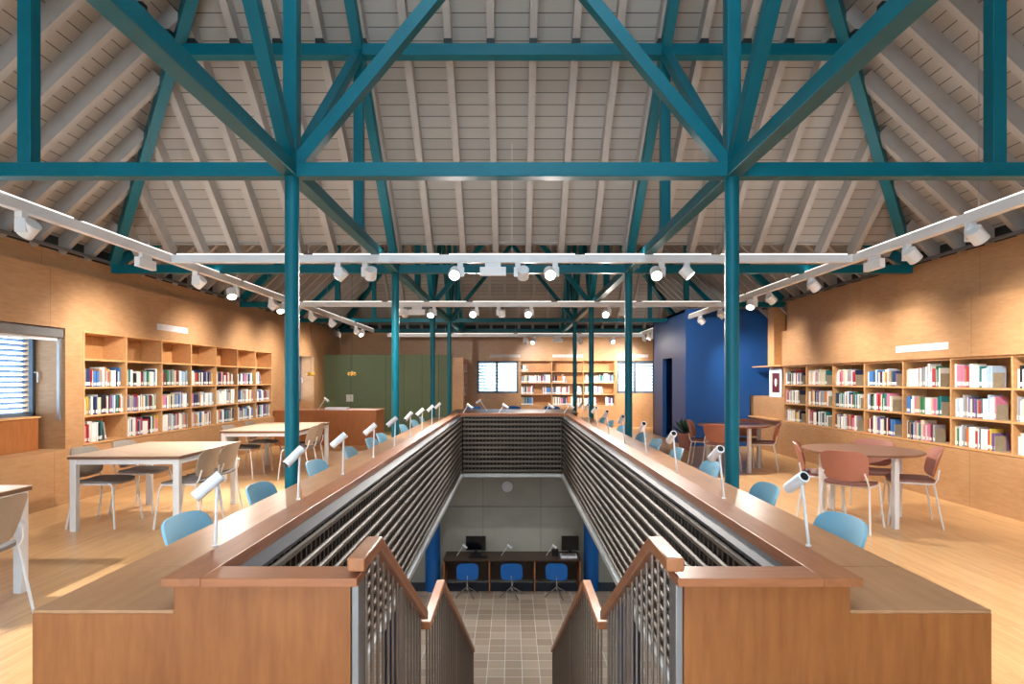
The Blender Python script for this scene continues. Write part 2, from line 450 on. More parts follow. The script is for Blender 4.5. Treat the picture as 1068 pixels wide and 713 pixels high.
# ------------------------------------------------------------------ roofs
def roof(cy, names, sides, front):
    r0 = A+.55; zb = ZP+.08; zz = lambda r: zb+SL*(P-r)
    n = math.sqrt(1+SL*SL); off = .16*n
    top = zz(0)
    def corner(sx, sy, r, dz): return (sx*r, cy+sy*r, zz(r)+dz)
    for side in ('back','left','right','front'):
        m = MB(); b = 0
        if side == 'back': c = ((-1,1),(1,1))
        elif side == 'front': c = ((1,-1),(-1,-1))
        elif side == 'left': c = ((-1,-1),(-1,1))
        else: c = ((1,1),(1,-1))
        rr = A if side == front else r0
        # eave of the slope on the valley side stops at the boundary line
        pts = []
        for dz in (off, off+.05):
            for (sx, sy) in c:
                px, py = sx*r0, sy*r0
                pz = zz(r0)+dz
                pts.append((px, cy+py, pz))
            pts.append((0, cy, top+dz))
        m.v = pts
        for q in ((0,1,2),(5,4,3),(0,3,4,1),(1,4,5,2),(2,5,3,0)): m.face(q)
        # trim past the boundary between the two pavilions
        m2 = MB(); m2.v = [(x, (min(max(y, Y0-.4), YB+.02) if cy < 5 else max(y, YB-.02)), z) for (x,y,z) in m.v]; m2.f = m.f; m2.m = m.m
        if side in ('back','front'):
            # rebuild so that the slope stays planar after the trim
            rtr = {('back',True):YB+.02-cy, ('front',True):r0, ('back',False):r0, ('front',False):cy-YB+.02}[(side, cy<5)]
            m2.v = []
            for dz in (off, off+.05):
                for (sx, sy) in c: m2.v.append((sx*rtr, cy+sy*rtr, zz(rtr)+dz))
                m2.v.append((0, cy, top+dz))
        else:
            m2 = MB()
            sx = -1 if side == 'left' else 1
            ra = (cy-(Y0-.4) if cy<5 else cy-YB+.02); rbk = (YB+.02-cy if cy<5 else r0)
            ra = min(ra, r0); rbk = min(rbk, r0)
            ring = [(r0,-ra),(r0,rbk),(rbk,rbk),(0,0),(ra,-ra)]
            k = len(ring)
            for dz in (off, off+.05):
                for (r, y) in ring: m2.v.append((sx*r, cy+y, zz(r)+dz))
            m2.face(range(k)); m2.face(range(2*k-1,k-1,-1))
            for i in range(k):
                j = (i+1)%k; m2.face((i,j,k+j,k+i))
        if side == 'front' and cy < 5:
            m2 = MB()
            def V(x, r, dz): return (x, cy-r, zz(r)+dz)
            XS, RA, RB = 1.3, 1.2, 4.2
            for poly in (((-r0,r0),(r0,r0),(RB,RB),(-RB,RB)), ((-RB,RB),(-XS,RB),(-XS,RA),(-RA,RA)), ((XS,RB),(RB,RB),(RA,RA),(XS,RA)), ((-RA,RA),(RA,RA),(0,0))):
                k = len(poly); b = len(m2.v)
                for dz in (off, off+.05):
                    for (x, r) in poly: m2.v.append(V(x, r, dz))
                m2.face([b+i for i in range(k)]); m2.face([b+k+i for i in range(k)][::-1])
                for i in range(k):
                    j = (i+1)%k; m2.face((b+i,b+j,b+k+j,b+k+i))
            fr = MB()
            for x in (-XS,-XS/3,XS/3,XS): fr.bar(V(x,RA,off),V(x,RB,off),.05,.10)
            for r in (RA,(RA+RB)/2,RB): fr.bar(V(-XS,r,off),V(XS,r,off),.05,.10)
            sk = struct('window_added_roof', fr, M['frame_grey'])  # unseen roof window, added to throw daylight onto the roof frame
            g_ = MB(); g_.v = [V(-XS,RA,off),V(XS,RA,off),V(XS,RB,off),V(-XS,RB,off)]; g_.face((0,1,2,3)); g_.build('pane', M['glass'], sk)
        ce = struct('ceiling', m2, M['deck'], smooth=False)
        if side == 'front': continue
        k = 0
        while True:
            t = .21875+.4375*k; k += 1
            if t > A-.15: break
            for sg in (-1, 1):
                r1 = A+.02 if (side == 'back' and cy < 5) else A+.35
                ri = t+.06
                q = MB(); hh = .16
                def pt(r):
                    z = zz(r)+hh*n/2
                    if side == 'back': return (sg*t, cy+r, z)
                    if side == 'left': return (-r, cy+sg*t, z)
                    return (r, cy+sg*t, z)
                if side != 'back' and cy > 5 and sg < 0: r1 = A+.35
                q.bar(pt(r1), pt(ri), .075, hh).build('rafter', M['rafter'], ce)
roof(C1, None, None, None); roof(C2, None, None, None)

def frame(cy, label, first):
    r = empty('roof_frame', (0,cy,ZC), 0, label, 'roof frame'); w = .10
    def B(name, p, q, ww=w, hh=w):
        MB().bar((p[0],p[1],p[2]-ZC),(q[0],q[1],q[2]-ZC),ww,hh).build(name, M['teal'], r, bevel=.004)
    zpost = ZP+.08+SL*(P-S)
    for s in (-1,1):
        B('chord', (-A,s*S,ZC),(A,s*S,ZC)); B('chord', (s*S,-A,ZC+.001),(s*S,A,ZC+.001))
        for t in (-1,1):
            B('post', (s*S,t*S,ZC+.049),(s*S,t*S,zpost), .098,.098)
            B('post', (s*S,t*P,ZC+.049),(s*S,t*P,ZP-.06), .096,.096); B('post', (s*P,t*S,ZC+.049),(s*P,t*S,ZP-.06), .096,.096)
            B('principal_rafter', (s*S,t*(A-.03),ZP+SL*(P-A)+.05),(s*S,t*S,ZP+SL*(P-S)+.0),.10,.12); B('principal_rafter', (s*(A-.03),t*S,ZP+SL*(P-A)+.05),(s*S,t*S,ZP+SL*(P-S)+.0),.10,.12)
            B('diagonal_brace', (s*S,t*S,ZC),(s*S,t*P,ZP),.09,.09); B('diagonal_brace', (s*S,t*S,ZC),(s*P,t*S,ZP),.09,.09)
            B('diagonal_brace', (s*S,t*S,ZC),(0,t*S,ZP+.02),.09,.09); B('diagonal_brace', (s*S,t*S,ZC),(s*S,0,ZP+.02),.09,.09)
            B('hip_beam', (s*(A-.0),t*(A-.0),ZP+SL*(P-A)+.03),(s*.06,t*.06,ZP+SL*P),.11,.13)
        B('purlin', (-P,s*P,ZP),(P,s*P,ZP),.12,.12); B('purlin', (s*P,-P,ZP+.001),(s*P,P,ZP+.001),.12,.12)
    if first: B('eave_beam', (-A,YB-cy,ZC+.0),(A,YB-cy,ZC),.1,.11)
    else: B('eave_beam', (-A,A-.06,ZC+.05),(A,A-.06,ZC+.05),.1,.11)
    # dark packing pads between purlins and rafters
    k = 0
    pads = MB()
    while .21875+.4375*k < P:
        t = .21875+.4375*k; k += 1
        for sg in (-1,1):
            pads.box(sg*t-.04,sg*t+.04,P-.05,P+.05,ZP+.06-ZC,ZP+.115-ZC)
            for sx in (-1,1): pads.box(sx*P-.05,sx*P+.05,sg*t-.04,sg*t+.04,ZP+.06-ZC,ZP+.115-ZC)
    pads.build('packing_pad', M['black_pad'], r)['kind'] = 'stuff'
frame(C1, 'teal steel roof frame of chords, posts and braces nearest the camera', True)
frame(C2, 'smaller-looking teal steel roof frame over the far half of the room', False)
col_lab = {(4.293,-1):'teal round column left of the stairwell, nearest the camera', (4.293,1):'teal round column right of the stairwell, nearest the camera',
 (8.1,-1):'bright teal round column left of the stairwell, second from the camera', (8.1,1):'dark teal round column right of the stairwell, second from the camera',
 (11.9,-1):'slim teal column at the far left corner of the stairwell counter', (11.9,1):'slim teal column at the far right corner of the stairwell counter',
 (15.04,-1):'slim teal column beside the right end of the green wall', (15.04,1):'slim teal column in front of the back-wall bookcase, farthest right'}
for (y,s),lab in col_lab.items():
    c = empty('column', (s*S,y,0), 0, lab, 'column', 'teal columns')
    MB().cyl((0,0,.012),(0,0,ZC-.05),.05,n=24).build('shaft', M['teal'], c)
    MB().box(-.09,.09,-.09,.09,0,.012).build('base_plate', M['teal'], c)
    c['kind'] = 'thing'

# ------------------------------------------------------------------ counter round the stairwell
FY = 1.90
XI = .97; XC = 1.092; XD = 1.518
CAPB, CAPT = .836, .863
DT = .752
def counter(s, lab, xin):
    c = empty('reading_counter', (0,0,0), 0, lab, 'counter')
    # front block: stepped outline
    b = MB().prism([(s*XD,0),(s*XD,DT-.012),(s*1.07,DT-.012),(s*1.07,CAPB),(s*xin,CAPB),(s*xin,0)][::(1 if s>0 else -1)], FY, FY+.08)
    b.box(s*XD,s*1.075,FY+.08,2.34,0,DT-.012)
    b.build('front_panel', M['front_veneer'], c)
    MB().box(s*1.07,s*.996,FY+.08,11.08,0,CAPB).build('parapet', M['front_veneer'], c)
    MB().box(s*XD,s*1.072,FY,2.345,DT-.012,DT).build('end_top', M['desk_wood'], c, bevel=.002)
    MB().box(s*XD,s*1.072,2.348,11.66,DT-.03,DT).build('desktop', M['desk_wood'], c, bevel=.002)
    # long cap with a mitred front piece
    MB().prism([(s*XC,FY-.035),(s*(XC-.0),11.24),(s*XI,11.12),(s*XI,FY-.035+.125),(s*(XI-.0),FY-.035)][::(1 if s<0 else -1)], CAPB, CAPT, axis='z').build('cap', M['cap_wood'], c, bevel=.002)
    MB().box(s*(XI-.001),s*(xin-.03),FY-.035,FY+.09,CAPB,CAPT).build('front_cap', M['cap_wood_x'], c, bevel=.002)
    MB().box(s*.994,s*.976,FY+.09,11.08,CAPB-.06,CAPB).build('cap_lining', M['cap_wood'], c)
    for y in (5.63,8.6): MB().box(s*1.5,s*1.08,y-.015,y+.015,0,DT-.03).build('support', M['front_veneer'], c)
    MB().box(s*(xin-.001),s*(xin-.024),FY+.01,FY+.09,-.2,CAPB-.002).build('end_post', M['grey_metal'], c, bevel=.003)
    return c
counter(-1, 'stepped wooden reading counter with ledge along the left of the stairwell', .512)
counter(1, 'stepped wooden reading counter with ledge along the right of the stairwell', .545)
c = empty('reading_counter', (0,11.1,0), 0, 'wooden reading counter closing the far end of the stairwell', 'counter')
MB().box(-.965,.965,.02,.10,0,CAPB).build('parapet', M['front_veneer'], c)
MB().box(-.968,.968,.015,.14,CAPB,CAPT).build('cap', M['cap_wood_x'], c, bevel=.002)
MB().box(-1.068,1.068,.145,.56,DT-.03,DT).build('desktop', M['desk_wood'], c, bevel=.002)

# slatted metal screens lining the stairwell
SLAT = [(.946,-.017),(.946,.010),(.932,.017),(.920,.010),(.918,-.006),(.926,-.015)]
def screen(s, lab):
    c = empty('slatted_screen', (0,0,0), 0, lab, 'screen'); y0, y1 = FY+.10, 10.99
    MB().box(s*.975,s*.971,y0,y1,-.24,CAPB-.07).build('backing_panel', M['grille_dark'], c)
    g = MB(); y = y0+.03
    while y < y1:
        g.box(s*.9705,s*.947,y,y+.020,-.22,CAPB-.07); y += .066
    g.build('vertical_grid', M['grille_metal'], c, smooth=False)
    for k in range(12):
        z = .745-.0855*k
        MB().prism([(s*px,z+pz) for px,pz in SLAT][::(1 if s<0 else -1)], y0, y1).build('slat', M['slat_metal'], c)
    MB().prism([(s*.975,CAPB-.068),(s*.975,CAPB-.022),(s*.915,CAPB-.036),(s*.915,CAPB-.050)][::(1 if s<0 else -1)], y0, y1).build('top_rail', M['rail_metal'], c)
    MB().box(s*.975,s*.90,y0,y1,-.30,-.245).build('bottom_edge', M['slab_edge'], c, bevel=.003)
screen(-1, 'grey metal slatted screen lining the left side of the stairwell')
screen(1, 'grey metal slatted screen lining the right side of the stairwell')
c = empty('slatted_screen', (0,11.1,0), 0, 'grey metal slatted screen at the far end of the stairwell', 'screen')
MB().box(-.97,.97,.005,.015,-.24,CAPB-.04).build('backing_panel', M['grille_dark'], c)
g = MB(); x = -.95
while x < .95: g.box(x,x+.02,-.022,.004,-.22,CAPB-.04); x += .066
g.build('vertical_grid', M['grille_metal'], c, smooth=False)
for k in range(12):
    z = .745-.0855*k
    MB().prism([(-(.97-px)*1.3+.008,z+pz*1.5) for px,pz in SLAT], -.90, .90, axis='x').build('slat', M['slat_metal'], c)
MB().box(-.905,.905,-.07,.0,CAPB-.045,CAPB-.030).build('top_rail', M['rail_metal'], c)
MB().box(-.895,.895,-.10,.01,-.30,-.245).build('bottom_edge', M['slab_edge'], c)

# ------------------------------------------------------------------ stairs and railings
st = MB(); ns = 5; run = (3.30-2.10)/ns; 
LAND = -.80
for k in range(ns):
    z = -(k+1)*(-LAND)/ns
    st.box(-.47,.49,2.02+k*run,2.02+(k+1)*run+.02,z-.16,z)
st.box(-.47,.49,2.02+ns*run,4.15,LAND-.16,LAND)
n2 = 13; rise = (LAND-LF)/n2; run2 = .272
for k in range(n2-1):
    z = LAND-(k+1)*rise
    st.box(-.47,.49,4.13+k*run2,4.15+(k+1)*run2,z-.16 if z-.16>LF else LF,z)
struct('floor_stairs', st, M['tile'])

def railing(s, x, pts, lab, group, posts, bal0, bal1, floor_fn, step=.09):
    r = empty('stair_railing', (x,pts[0][0],0), 0, lab, 'stair railing', group)
    hr = MB(); y0 = pts[0][0]
    P3 = [Vector((0,p[0]-y0,p[1])) for p in pts]
    w, h = .056, .044
    # one bent rail
    b = len(hr.v); secs = []
    for i, p in enumerate(P3):
        a = (P3[i]-P3[i-1]).normalized() if i else (P3[1]-P3[0]).normalized()
        d = (P3[i+1]-P3[i]).normalized() if i < len(P3)-1 else a
        t = (a+d).normalized(); u = Vector((0,-t.z,t.y))
        k = 1/max(.5, u.dot(Vector((0,-a.z,a.y))))
        if i in (0, len(P3)-1): u = Vector((0,0,1)); k = 1/max(.5, abs(Vector((0,-a.z,a.y)).z))
        for (aa,e) in ((-1,-1),(1,-1),(1,0),(-1,0)): hr.v.append(tuple(p+Vector((aa*w/2,0,0))+u*(e*h*k)))
    n = len(P3)
    hr.face((0,1,2,3)); hr.face([4*(n-1)+i for i in (3,2,1,0)])
    for i in range(n-1):
        for j in range(4):
            j2 = (j+1)%4; hr.face((4*i+j2,4*i+j,4*i+4+j,4*i+4+j2))
    hr.build('handrail', M['rail_wood'], r, bevel=.006)
    def zr(y):
        for (a,b_) in zip(pts, pts[1:]):
            if a[0]-1e-6 <= y <= b_[0]+1e-6: return a[1]+(b_[1]-a[1])*(y-a[0])/(b_[0]-a[0])
        return pts[-1][1]
    y = bal0
    while y <= bal1:
        zt = zr(y)-h
        MB().cyl((0,y-y0,floor_fn(y)),(0,y-y0,zt),.0065,n=8).build('baluster', M['baluster_metal'], r); y += step
    for y in posts:
        MB().box(-.012,.012,y-y0-.02,y-y0+.02,floor_fn(y)-.02,zr(y)-h).build('post', M['baluster_metal'], r)
    # lower horizontal flat of the railing
    fb = MB()
    ys = [bal0]+[p[0] for p in pts[1:-1] if bal0 < p[0] < bal1]+[bal1]
    for a, b_ in zip(ys, ys[1:]): fb.bar((0,a-y0,floor_fn(a)+.06),(0,b_-y0,floor_fn(b_)+.06),.012,.03)
    fb.build('bottom_bar', M['baluster_metal'], r)
    return r
def fl1(y): return -.02-.61*max(0,y-2.10) if y<3.3 else LAND
def fl2(y): return LAND-.586*max(0,y-4.05)-.05
for s, xx, side in ((-1,-.487,'left'),(1,.510,'right')):
    railing(s, xx, [(1.87,.925),(2.13,.925),(3.29,.925-.61*1.16)], 'upper stair railing with wooden handrail on the %s of the stairs' % side, 'stair railings', (2.62,), 2.0, 3.25, fl1)
    railing(s, xx-.004*s, [(3.36,.125),(4.07,.125),(7.39,.125-.586*3.32)], 'lower stair railing with wooden handrail below the landing, %s side' % side, 'stair railings', (5.1,7.37), 3.4, 7.3, fl2, .125)

# ------------------------------------------------------------------ chairs
def squircle(u, v, k=.62):
    c = k*.27*(abs(u)**3.2)*(abs(v)**3.2)
    return u*(1-c), v*(1-c)
def make_chair(shell, seatm, label, group):
    r = empty('stacking_chair', (0,0,0), 0, label, 'chair', group)
    def seat(u,v):
        a,b = squircle(u,v,.5)
        z = .455+.012*a*a-.018*max(0,b)**2-.006*(1-b*b)
        return (a*.215, b*.205, z), (0,0,1)
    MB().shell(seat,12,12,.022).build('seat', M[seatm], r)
    def back(u,v):
        a,b = squircle(u,v,.62)
        w = .228-.030*(1-b)/2
        z = .640+.150*b
        y = -.205-.075*(b+1)/2-.02*b*abs(b)*.3+.055*a*a
        return (a*w, y, z), Vector((-.35*a,1,.22)).normalized()
    MB().shell(back,16,10,.012).build('backrest', M[shell], r)
    for s in (-1,1):
        MB().tube([(s*.235,.225,.0),(s*.205,.185,.40),(s*.200,.165,.438)],.0095,8).build('leg', M['white_metal'], r)
        MB().tube([(s*.240,-.245,.0),(s*.212,-.175,.42),(s*.210,-.170,.45)],.0095,8).build('leg', M['white_metal'], r)
        MB().tube([(s*.204,.17,.438),(s*.210,0,.436),(s*.212,-.175,.44),(s*.21,-.205,.49),(s*.185,-.222,.58)],.0085,8).build('side_frame', M['white_metal'], r)
    MB().tube([(-.21,-.13,.432),(.21,-.13,.432)],.008,8).build('crossbar', M['white_metal'], r)
    return r
PI = math.pi
# light blue chairs along the counter
used = {}
def chair(kind, x, y, rz, label, group):
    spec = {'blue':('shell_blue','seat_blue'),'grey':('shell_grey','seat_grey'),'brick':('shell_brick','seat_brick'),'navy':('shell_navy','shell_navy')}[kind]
    if kind not in used:
        used[kind] = make_chair(spec[0], spec[1], label, group)
        c = used[kind]; c.location = (x,y,0); c.rotation_euler = (0,0,rz)
    else: c = dup(used[kind], (x,y,0), rz, label, group)
    return c
Ys = [3.06,3.98,5.12,6.15,7.10,7.76,9.28,10.3,11.2]
jit = random.Random(3)
for s, side in ((-1,'left'),(1,'right')):
    for i, y in enumerate(Ys):
        yy = y if (s < 0 or i in (1,5)) else y*.985+.02
        lab = ('light blue chair at the %s counter, nearest the camera' % side) if i == 0 else ('light blue chair at the %s counter, %s from the camera end' % (side, ORD[i]))
        chair('blue', s*(1.44+jit.uniform(-.015,.015)), yy, (-PI/2 if s < 0 else PI/2)+jit.uniform(-.06,.06), lab, 'light blue counter chairs')

# rectangular tables
def rect_table(x, y, rz, W, L, lab):
    """origin at centre; local x = width (1.18), local y = length (1.66)"""
    r = empty('reading_table', (x,y,0), rz, lab, 'table', 'rectangular reading tables')
    MB().box(-W,W,-L,L,.732,.74).build('tabletop', [M['table_top']], r, bevel=.002)
    MB().box(-W+.001,W-.001,-L+.001,L-.001,.706,.7318).build('edge_band', M['table_edge'], r)
    f = MB(); q = .055
    f.box(-W+.02,W-.02,-L+.02,-L+.05,.655,.7055).box(-W+.02,W-.02,L-.05,L-.02,.655,.7055).box(-W+.02,-W+.05,-L+.05,L-.05,.655,.7055).box(W-.05,W-.02,-L+.05,L-.05,.655,.7055)
    f.build('apron', M['white_metal'], r)
    for a in (-1,1):
        for b in (-1,1):
            MB().box(a*(W-.015),a*(W-.075),b*(L-.015),b*(L-.075),0,.706).build('leg', M['white_metal'], r, bevel=.003)
    return r
T2 = (-3.80,6.52,math.radians(1.5),.54,.68); T3 = (-3.72,9.62,math.radians(2),.56,.88); T1 = (-3.94,3.55,math.radians(0),.56,.68)
rect_table(*T1, 'white-legged reading table nearest the camera, cut by the left picture edge')
rect_table(*T2, 'white-legged reading table before the left bookcase, second from the camera')
rect_table(*T3, 'white-legged reading table behind the front left column, third from the camera')
def near_table(T, lx, ly):
    c, s = math.cos(T[2]), math.sin(T[2]); return (T[0]+c*lx-s*ly, T[1]+s*lx+c*ly)
def table_chairs(T, name, spots):
    for lx, ly, d, lab in spots:
        x, y = near_table(T, lx, ly); chair('grey', x, y, T[2]+d, lab, 'grey chairs at the rectangular tables')
table_chairs(T1, '', [(.66,.02,PI/2,'grey chair on the aisle side of the nearest left table')])
table_chairs(T2, '', [(.47,-.365,PI/2,'grey chair on the aisle side of the second left table, nearer one'),
                      (.46,.14,PI/2,'grey chair on the aisle side of the second left table, farther one'),
                      (-.38,-.33,-PI/2,'grey chair on the bookcase side of the second left table, nearer one'),
                      (-.38,.33,-PI/2,'grey chair on the bookcase side of the second left table, farther one')])
table_chairs(T3, '', [(.45,-.50,PI/2,'grey chair on the aisle side of the third left table, nearer one'),
                      (.40,.06,PI/2+.03,'grey chair on the aisle side of the third left table, farther one'),
                      (-.40,-.42,-PI/2,'grey chair on the bookcase side of the third left table, nearer one'),
                      (-.40,.40,-PI/2,'grey chair on the bookcase side of the third left table, farther one')])
def round_table(x, y, rz, lab):
    r = empty('round_table', (x,y,0), rz, lab, 'table', 'round tables')
    MB().lathe([(.565,.714),(.578,.720),(.578,.736),(.574,.74)],64).build('tabletop', M['round_top'], r)
    MB().lathe([(.30,.69),(.30,.7135)],32).build('apron', M['grey_metal'], r)
    for k in range(4):
        a = k*PI/2; m = MB(); cx, cy = .46*math.cos(a), .46*math.sin(a)
        m.box(cx-.026,cx+.026,cy-.026,cy+.026,0,.7135)
        m.build('leg', M['white_metal'], r, bevel=.004)
    return r
R1 = (3.73,6.42); R2 = (3.70,10.02)
round_table(R1[0],R1[1],math.radians(-80),'brown round table on the right, nearest the camera')
round_table(R2[0],R2[1],math.radians(-80),'brown round table behind the front right column, near the blue room')
def around(R, ang, d, turn, lab):
    a = math.radians(ang); x, y = R[0]+d*math.cos(a), R[1]+d*math.sin(a)
    chair('brick', x, y, a+PI/2+math.radians(turn), lab, 'brick red chairs at the round tables')
around(R1,-130,.50,-6,'brick red chair on the camera side of the nearer round table')
around(R1,150,.37,4,'brick red chair on the stairwell side of the nearer round table')
around(R1,-24,.44,0,'brick red chair on the bookcase side of the nearer round table')
around(R1,50,.50,0,'brick red chair on the far side of the nearer round table')
around(R2,-130,.52,0,'brick red chair on the camera side of the farther round table')
around(R2,150,.48,4,'brick red chair on the stairwell side of the farther round table')
around(R2,-24,.44,0,'brick red chair on the bookcase side of the farther round table')
around(R2,50,.50,0,'brick red chair on the far side of the farther round table')

# ------------------------------------------------------------------ desk lamps
def make_lamp(lab, group, hd, lean, h=.285):
    r = empty('desk_lamp', (0,0,0), 0, lab, 'desk lamp', group)
    MB().lathe([(.012,.0008),(.012,.005),(.008,.008)],16).build('base', M['lamp_white'], r)
    top = Vector((lean[0],lean[1],h))
    MB().cyl((0,0,.006),top,.0065,n=10).build('stem', M['lamp_white'], r)
    d = Vector(hd).normalized(); a = top-d*.02+Vector((0,0,.012))
    hd_ = MB().cyl(a,a+d*.135,.0255,n=24).build('head', M['lamp_white'], r)
    MB().cyl(a-d*.001,a-d*.0005-d*.0012,.018,n=20).build('vent', M['black'], hd_)
    MB().cyl(a+d*.1352,a+d*.1365,.020,n=20).build('bulb_opening', M['black'], hd_)
    return r
lampL = lampR = None
YL = [2.63,3.65,4.61,5.63,6.65,7.65,8.65,9.7,10.7]; YR = [2.63,3.68,4.73,5.79,6.9,8.05,9.1,10.1,10.9]
for s, side, YY in ((-1,'left',YL),(1,'right',YR)):
    first = None
    for i, y in enumerate(YY):
        lab = ('white tube desk lamp on the %s counter, nearest the camera' % side) if i == 0 else ('white tube desk lamp on the %s counter, %s from the camera end' % (side, ORD[i]))
        if first is None:
            first = make_lamp(lab, 'desk lamps on the counter', (-.084,-.05,-.084) if s < 0 else (-.014,.10,-.062), (.008,0) if s<0 else (-.03,.0)); o = first
            o.location = (s*1.30,y,DT)
        else: o = dup(first, (s*1.30,y,DT), jit.uniform(-.35,.35), lab)
lf = make_lamp('white desk lamp on the far counter, leaning right, first from left', 'desk lamps on the counter', (.07,-.03,-.05), (.16,0), .24)
lf.location = (-1.0,11.45,DT)
for x, t, n_ in ((-.32,0,'second'),(.55,0,'third'),(.93,0,'fourth')):
    dup(lf, (x,11.45,DT), t, 'white desk lamp on the far counter, leaning right, %s from left' % n_)
# far reading table with dark blue chairs behind it
ft = empty('reading_table', (.05,14.35,0), 0, 'dark wide reading table beyond the far end of the stairwell', 'table')
MB().box(-1.45,1.45,-.85,.85,.71,.74).build('tabletop', M['dark_wood'], ft, bevel=.002)
for a in (-1,1):
    for b in (-1,1): MB().box(a*1.42,a*1.35,b*.82,b*.75,0,.71).build('leg', M['black'], ft)
dup(lf, (-.60,14.3,.74), PI, 'white desk lamp leaning left on the dark far table', 'lamp on far table')
for x, n_ in ((-1.02,'left'),(.02,'middle'),(1.05,'right')):
    chair('navy', x, 15.55, PI, 'dark blue chair behind the far table, %s one of three' % n_, 'dark blue chairs at the far table')

# ------------------------------------------------------------------ bookcases and books
BK = {'white':(232,230,224),'cream':(222,208,176),'grey':(150,150,152),'black':(30,30,34),'navy':(30,42,84),'blue':(50,110,180),'teal':(20,110,110),
      'green':(40,124,76),'red':(180,36,40),'maroon':(110,26,44),'pink':(214,120,150),'orange':(222,120,50),'yellow':(224,188,64),'purple':(110,80,140),'tan':(176,140,104),'pale blue':(170,198,222)}
WEI = {'white':38,'cream':9,'grey':11,'black':10,'navy':8,'blue':6,'teal':4,'green':4,'red':5,'maroon':4,'pink':5,'orange':4,'yellow':3,'purple':4,'tan':4,'pale blue':5}
for k, c in BK.items(): plain('book_'+k.replace(' ','_'), srgb(*[x*.84+.16*135 for x in c]) if k not in ('white','black','grey') else srgb(*c), .5, 0, .05, 4)
def book_geo(mb, T, w, h, d, mc, mp, ml, lab=True):
    """spine at y=0 facing -y; T maps local points to mesh space"""
    st0 = len(mb.v); t = min(.003, w*.2)
    mb.box(0,t,0,d,0,h,mc).box(w-t,w,0,d,0,h,mc).box(t,w-t,0,t,0,h,mc).box(t,w-t,t,d-.004,.003,h-.004,mp)
    if lab: mb.box(.0008,w-.0008,-.0009,0,.018,.058,ml)
    if T is not None: mb.v[st0:] = [tuple(T @ Vector(p)) for p in mb.v[st0:]]
protos = {}
def bookcase(name, lab, loc, rz, bays, bw, zs, depth, full_from=0, ends=True):
    """local: x along shelf, y into wall, z up; left end at x=0"""
    r = empty('bookcase', loc, rz, lab, 'bookcase'); t = .024; L = bays*bw
    z0, z1 = zs[0]-.0, zs[-1]
    MB().box(0,L,depth-.012,depth,z0,z1).build('back_panel', M['shelf_back'], r)
    for k in range(bays+1):
        x = min(max(k*bw, t/2), L-t/2)
        MB().box(x-t/2,x+t/2,-.004,depth-.013,z0-.024,z1+.0).build('divider', M['shelf_wood'], r, bevel=.0015)
    for k in range(bays):
        xa = max(k*bw, 0)+t/2+(t/2 if k == 0 else 0)+.0005; xb = (k+1)*bw-t/2-(t/2 if k == bays-1 else 0)-.0005
        for z in zs: MB().box(xa,xb,0,depth-.013,z-.024,z).build('shelf', M['shelf_wood'], r, bevel=.0015)
    return r
BOOKS = []   # (area, T, w,h,d,colour,label,group,lean)
rb_ = random.Random(11)
def fill_bay(loc, rz, x0, x1, z, frac, rowlab, baylab, case, group, gap=.35, lean=.1, hrange=(.19,.26), bookend=False):
    R = Matrix.Translation(Vector(loc)) @ Matrix.Rotation(rz,4,'Z')
    x = x0+.004; n = 0; end = x0+(x1-x0)*frac; maxh = gap-.035; yb = .03
    base = rb_.choice([.215,.23,.245]); last = None
    while x < end:
        w = rb_.choice([.010,.013,.016,.018,.022,.026,.030,.036]); h = min(maxh, max(.17, base+rb_.gauss(0,.018))); d = rb_.uniform(.13,.17)
        c = rb_.choices(list(WEI), list(WEI.values()))[0]
        if rb_.random() < .35 and last: c = last; w = lw_; h = lh_
        last = c; lw_ = w; lh_ = h
        if x+w > x1-.006: break
        ang = 0
        BOOKS.append((R, x, yb+rb_.uniform(-.006,.012), z, w, h, d, c, ang, n, rowlab, baylab, case, group)); x += w+.0012; n += 1
    # the last one or two lean against the row
    if lean and rb_.random() < lean and n > 3:
        w = rb_.choice([.016,.022,.028]); h = min(maxh-.01, base-.01); a = rb_.uniform(.12,.3)
        if x+h*math.sin(a)+w < x1-.01:
            c = rb_.choices(list(WEI), list(WEI.values()))[0]
            BOOKS.append((R, x+h*math.sin(a)+.002, yb, z, w, h, .15, c, -a, n, rowlab, baylab, case, group)); x += h*math.sin(a)+w+.004; n += 1
    if bookend:
        T = R @ Vector((x+.004, yb, z+.001))
        bo = MB().box(0,.004,0,.13,0,.17).box(.004,.09,0,.13,0,.003).build('bookend', M['bookend'], None, loc=T, rz=rz)
        tag(bo, 'beige bookend closing the %s, %s, %s' % (rowlab, baylab, case), 'bookend', 'beige bookends')
    return x
# left bookcase: 7 bays
LB = (-A-.002, 7.535, 0); bwL = .846
bookcase('L', 'built-in light wood bookcase with empty top row on the left wall', LB, PI/2, 7, bwL, SHZ, .33)
rows4 = ['bottom shelf','third shelf','second shelf']
for b in range(7):
    for ri in range(3):
        fr = rb_.uniform(.84,.98)
        if (b,ri) == (0,0): fr = .45
        if (b,ri) == (6,2): fr = .30
        if (b,ri) == (1,0): fr = .95
        fill_bay(LB, PI/2, b*bwL+.026, (b+1)*bwL-.014, SHZ[ri], fr, rows4[ri], '%s bay' % NTH[b], 'left-wall bookcase', 'books in the left-wall bookcase', lean=.45)
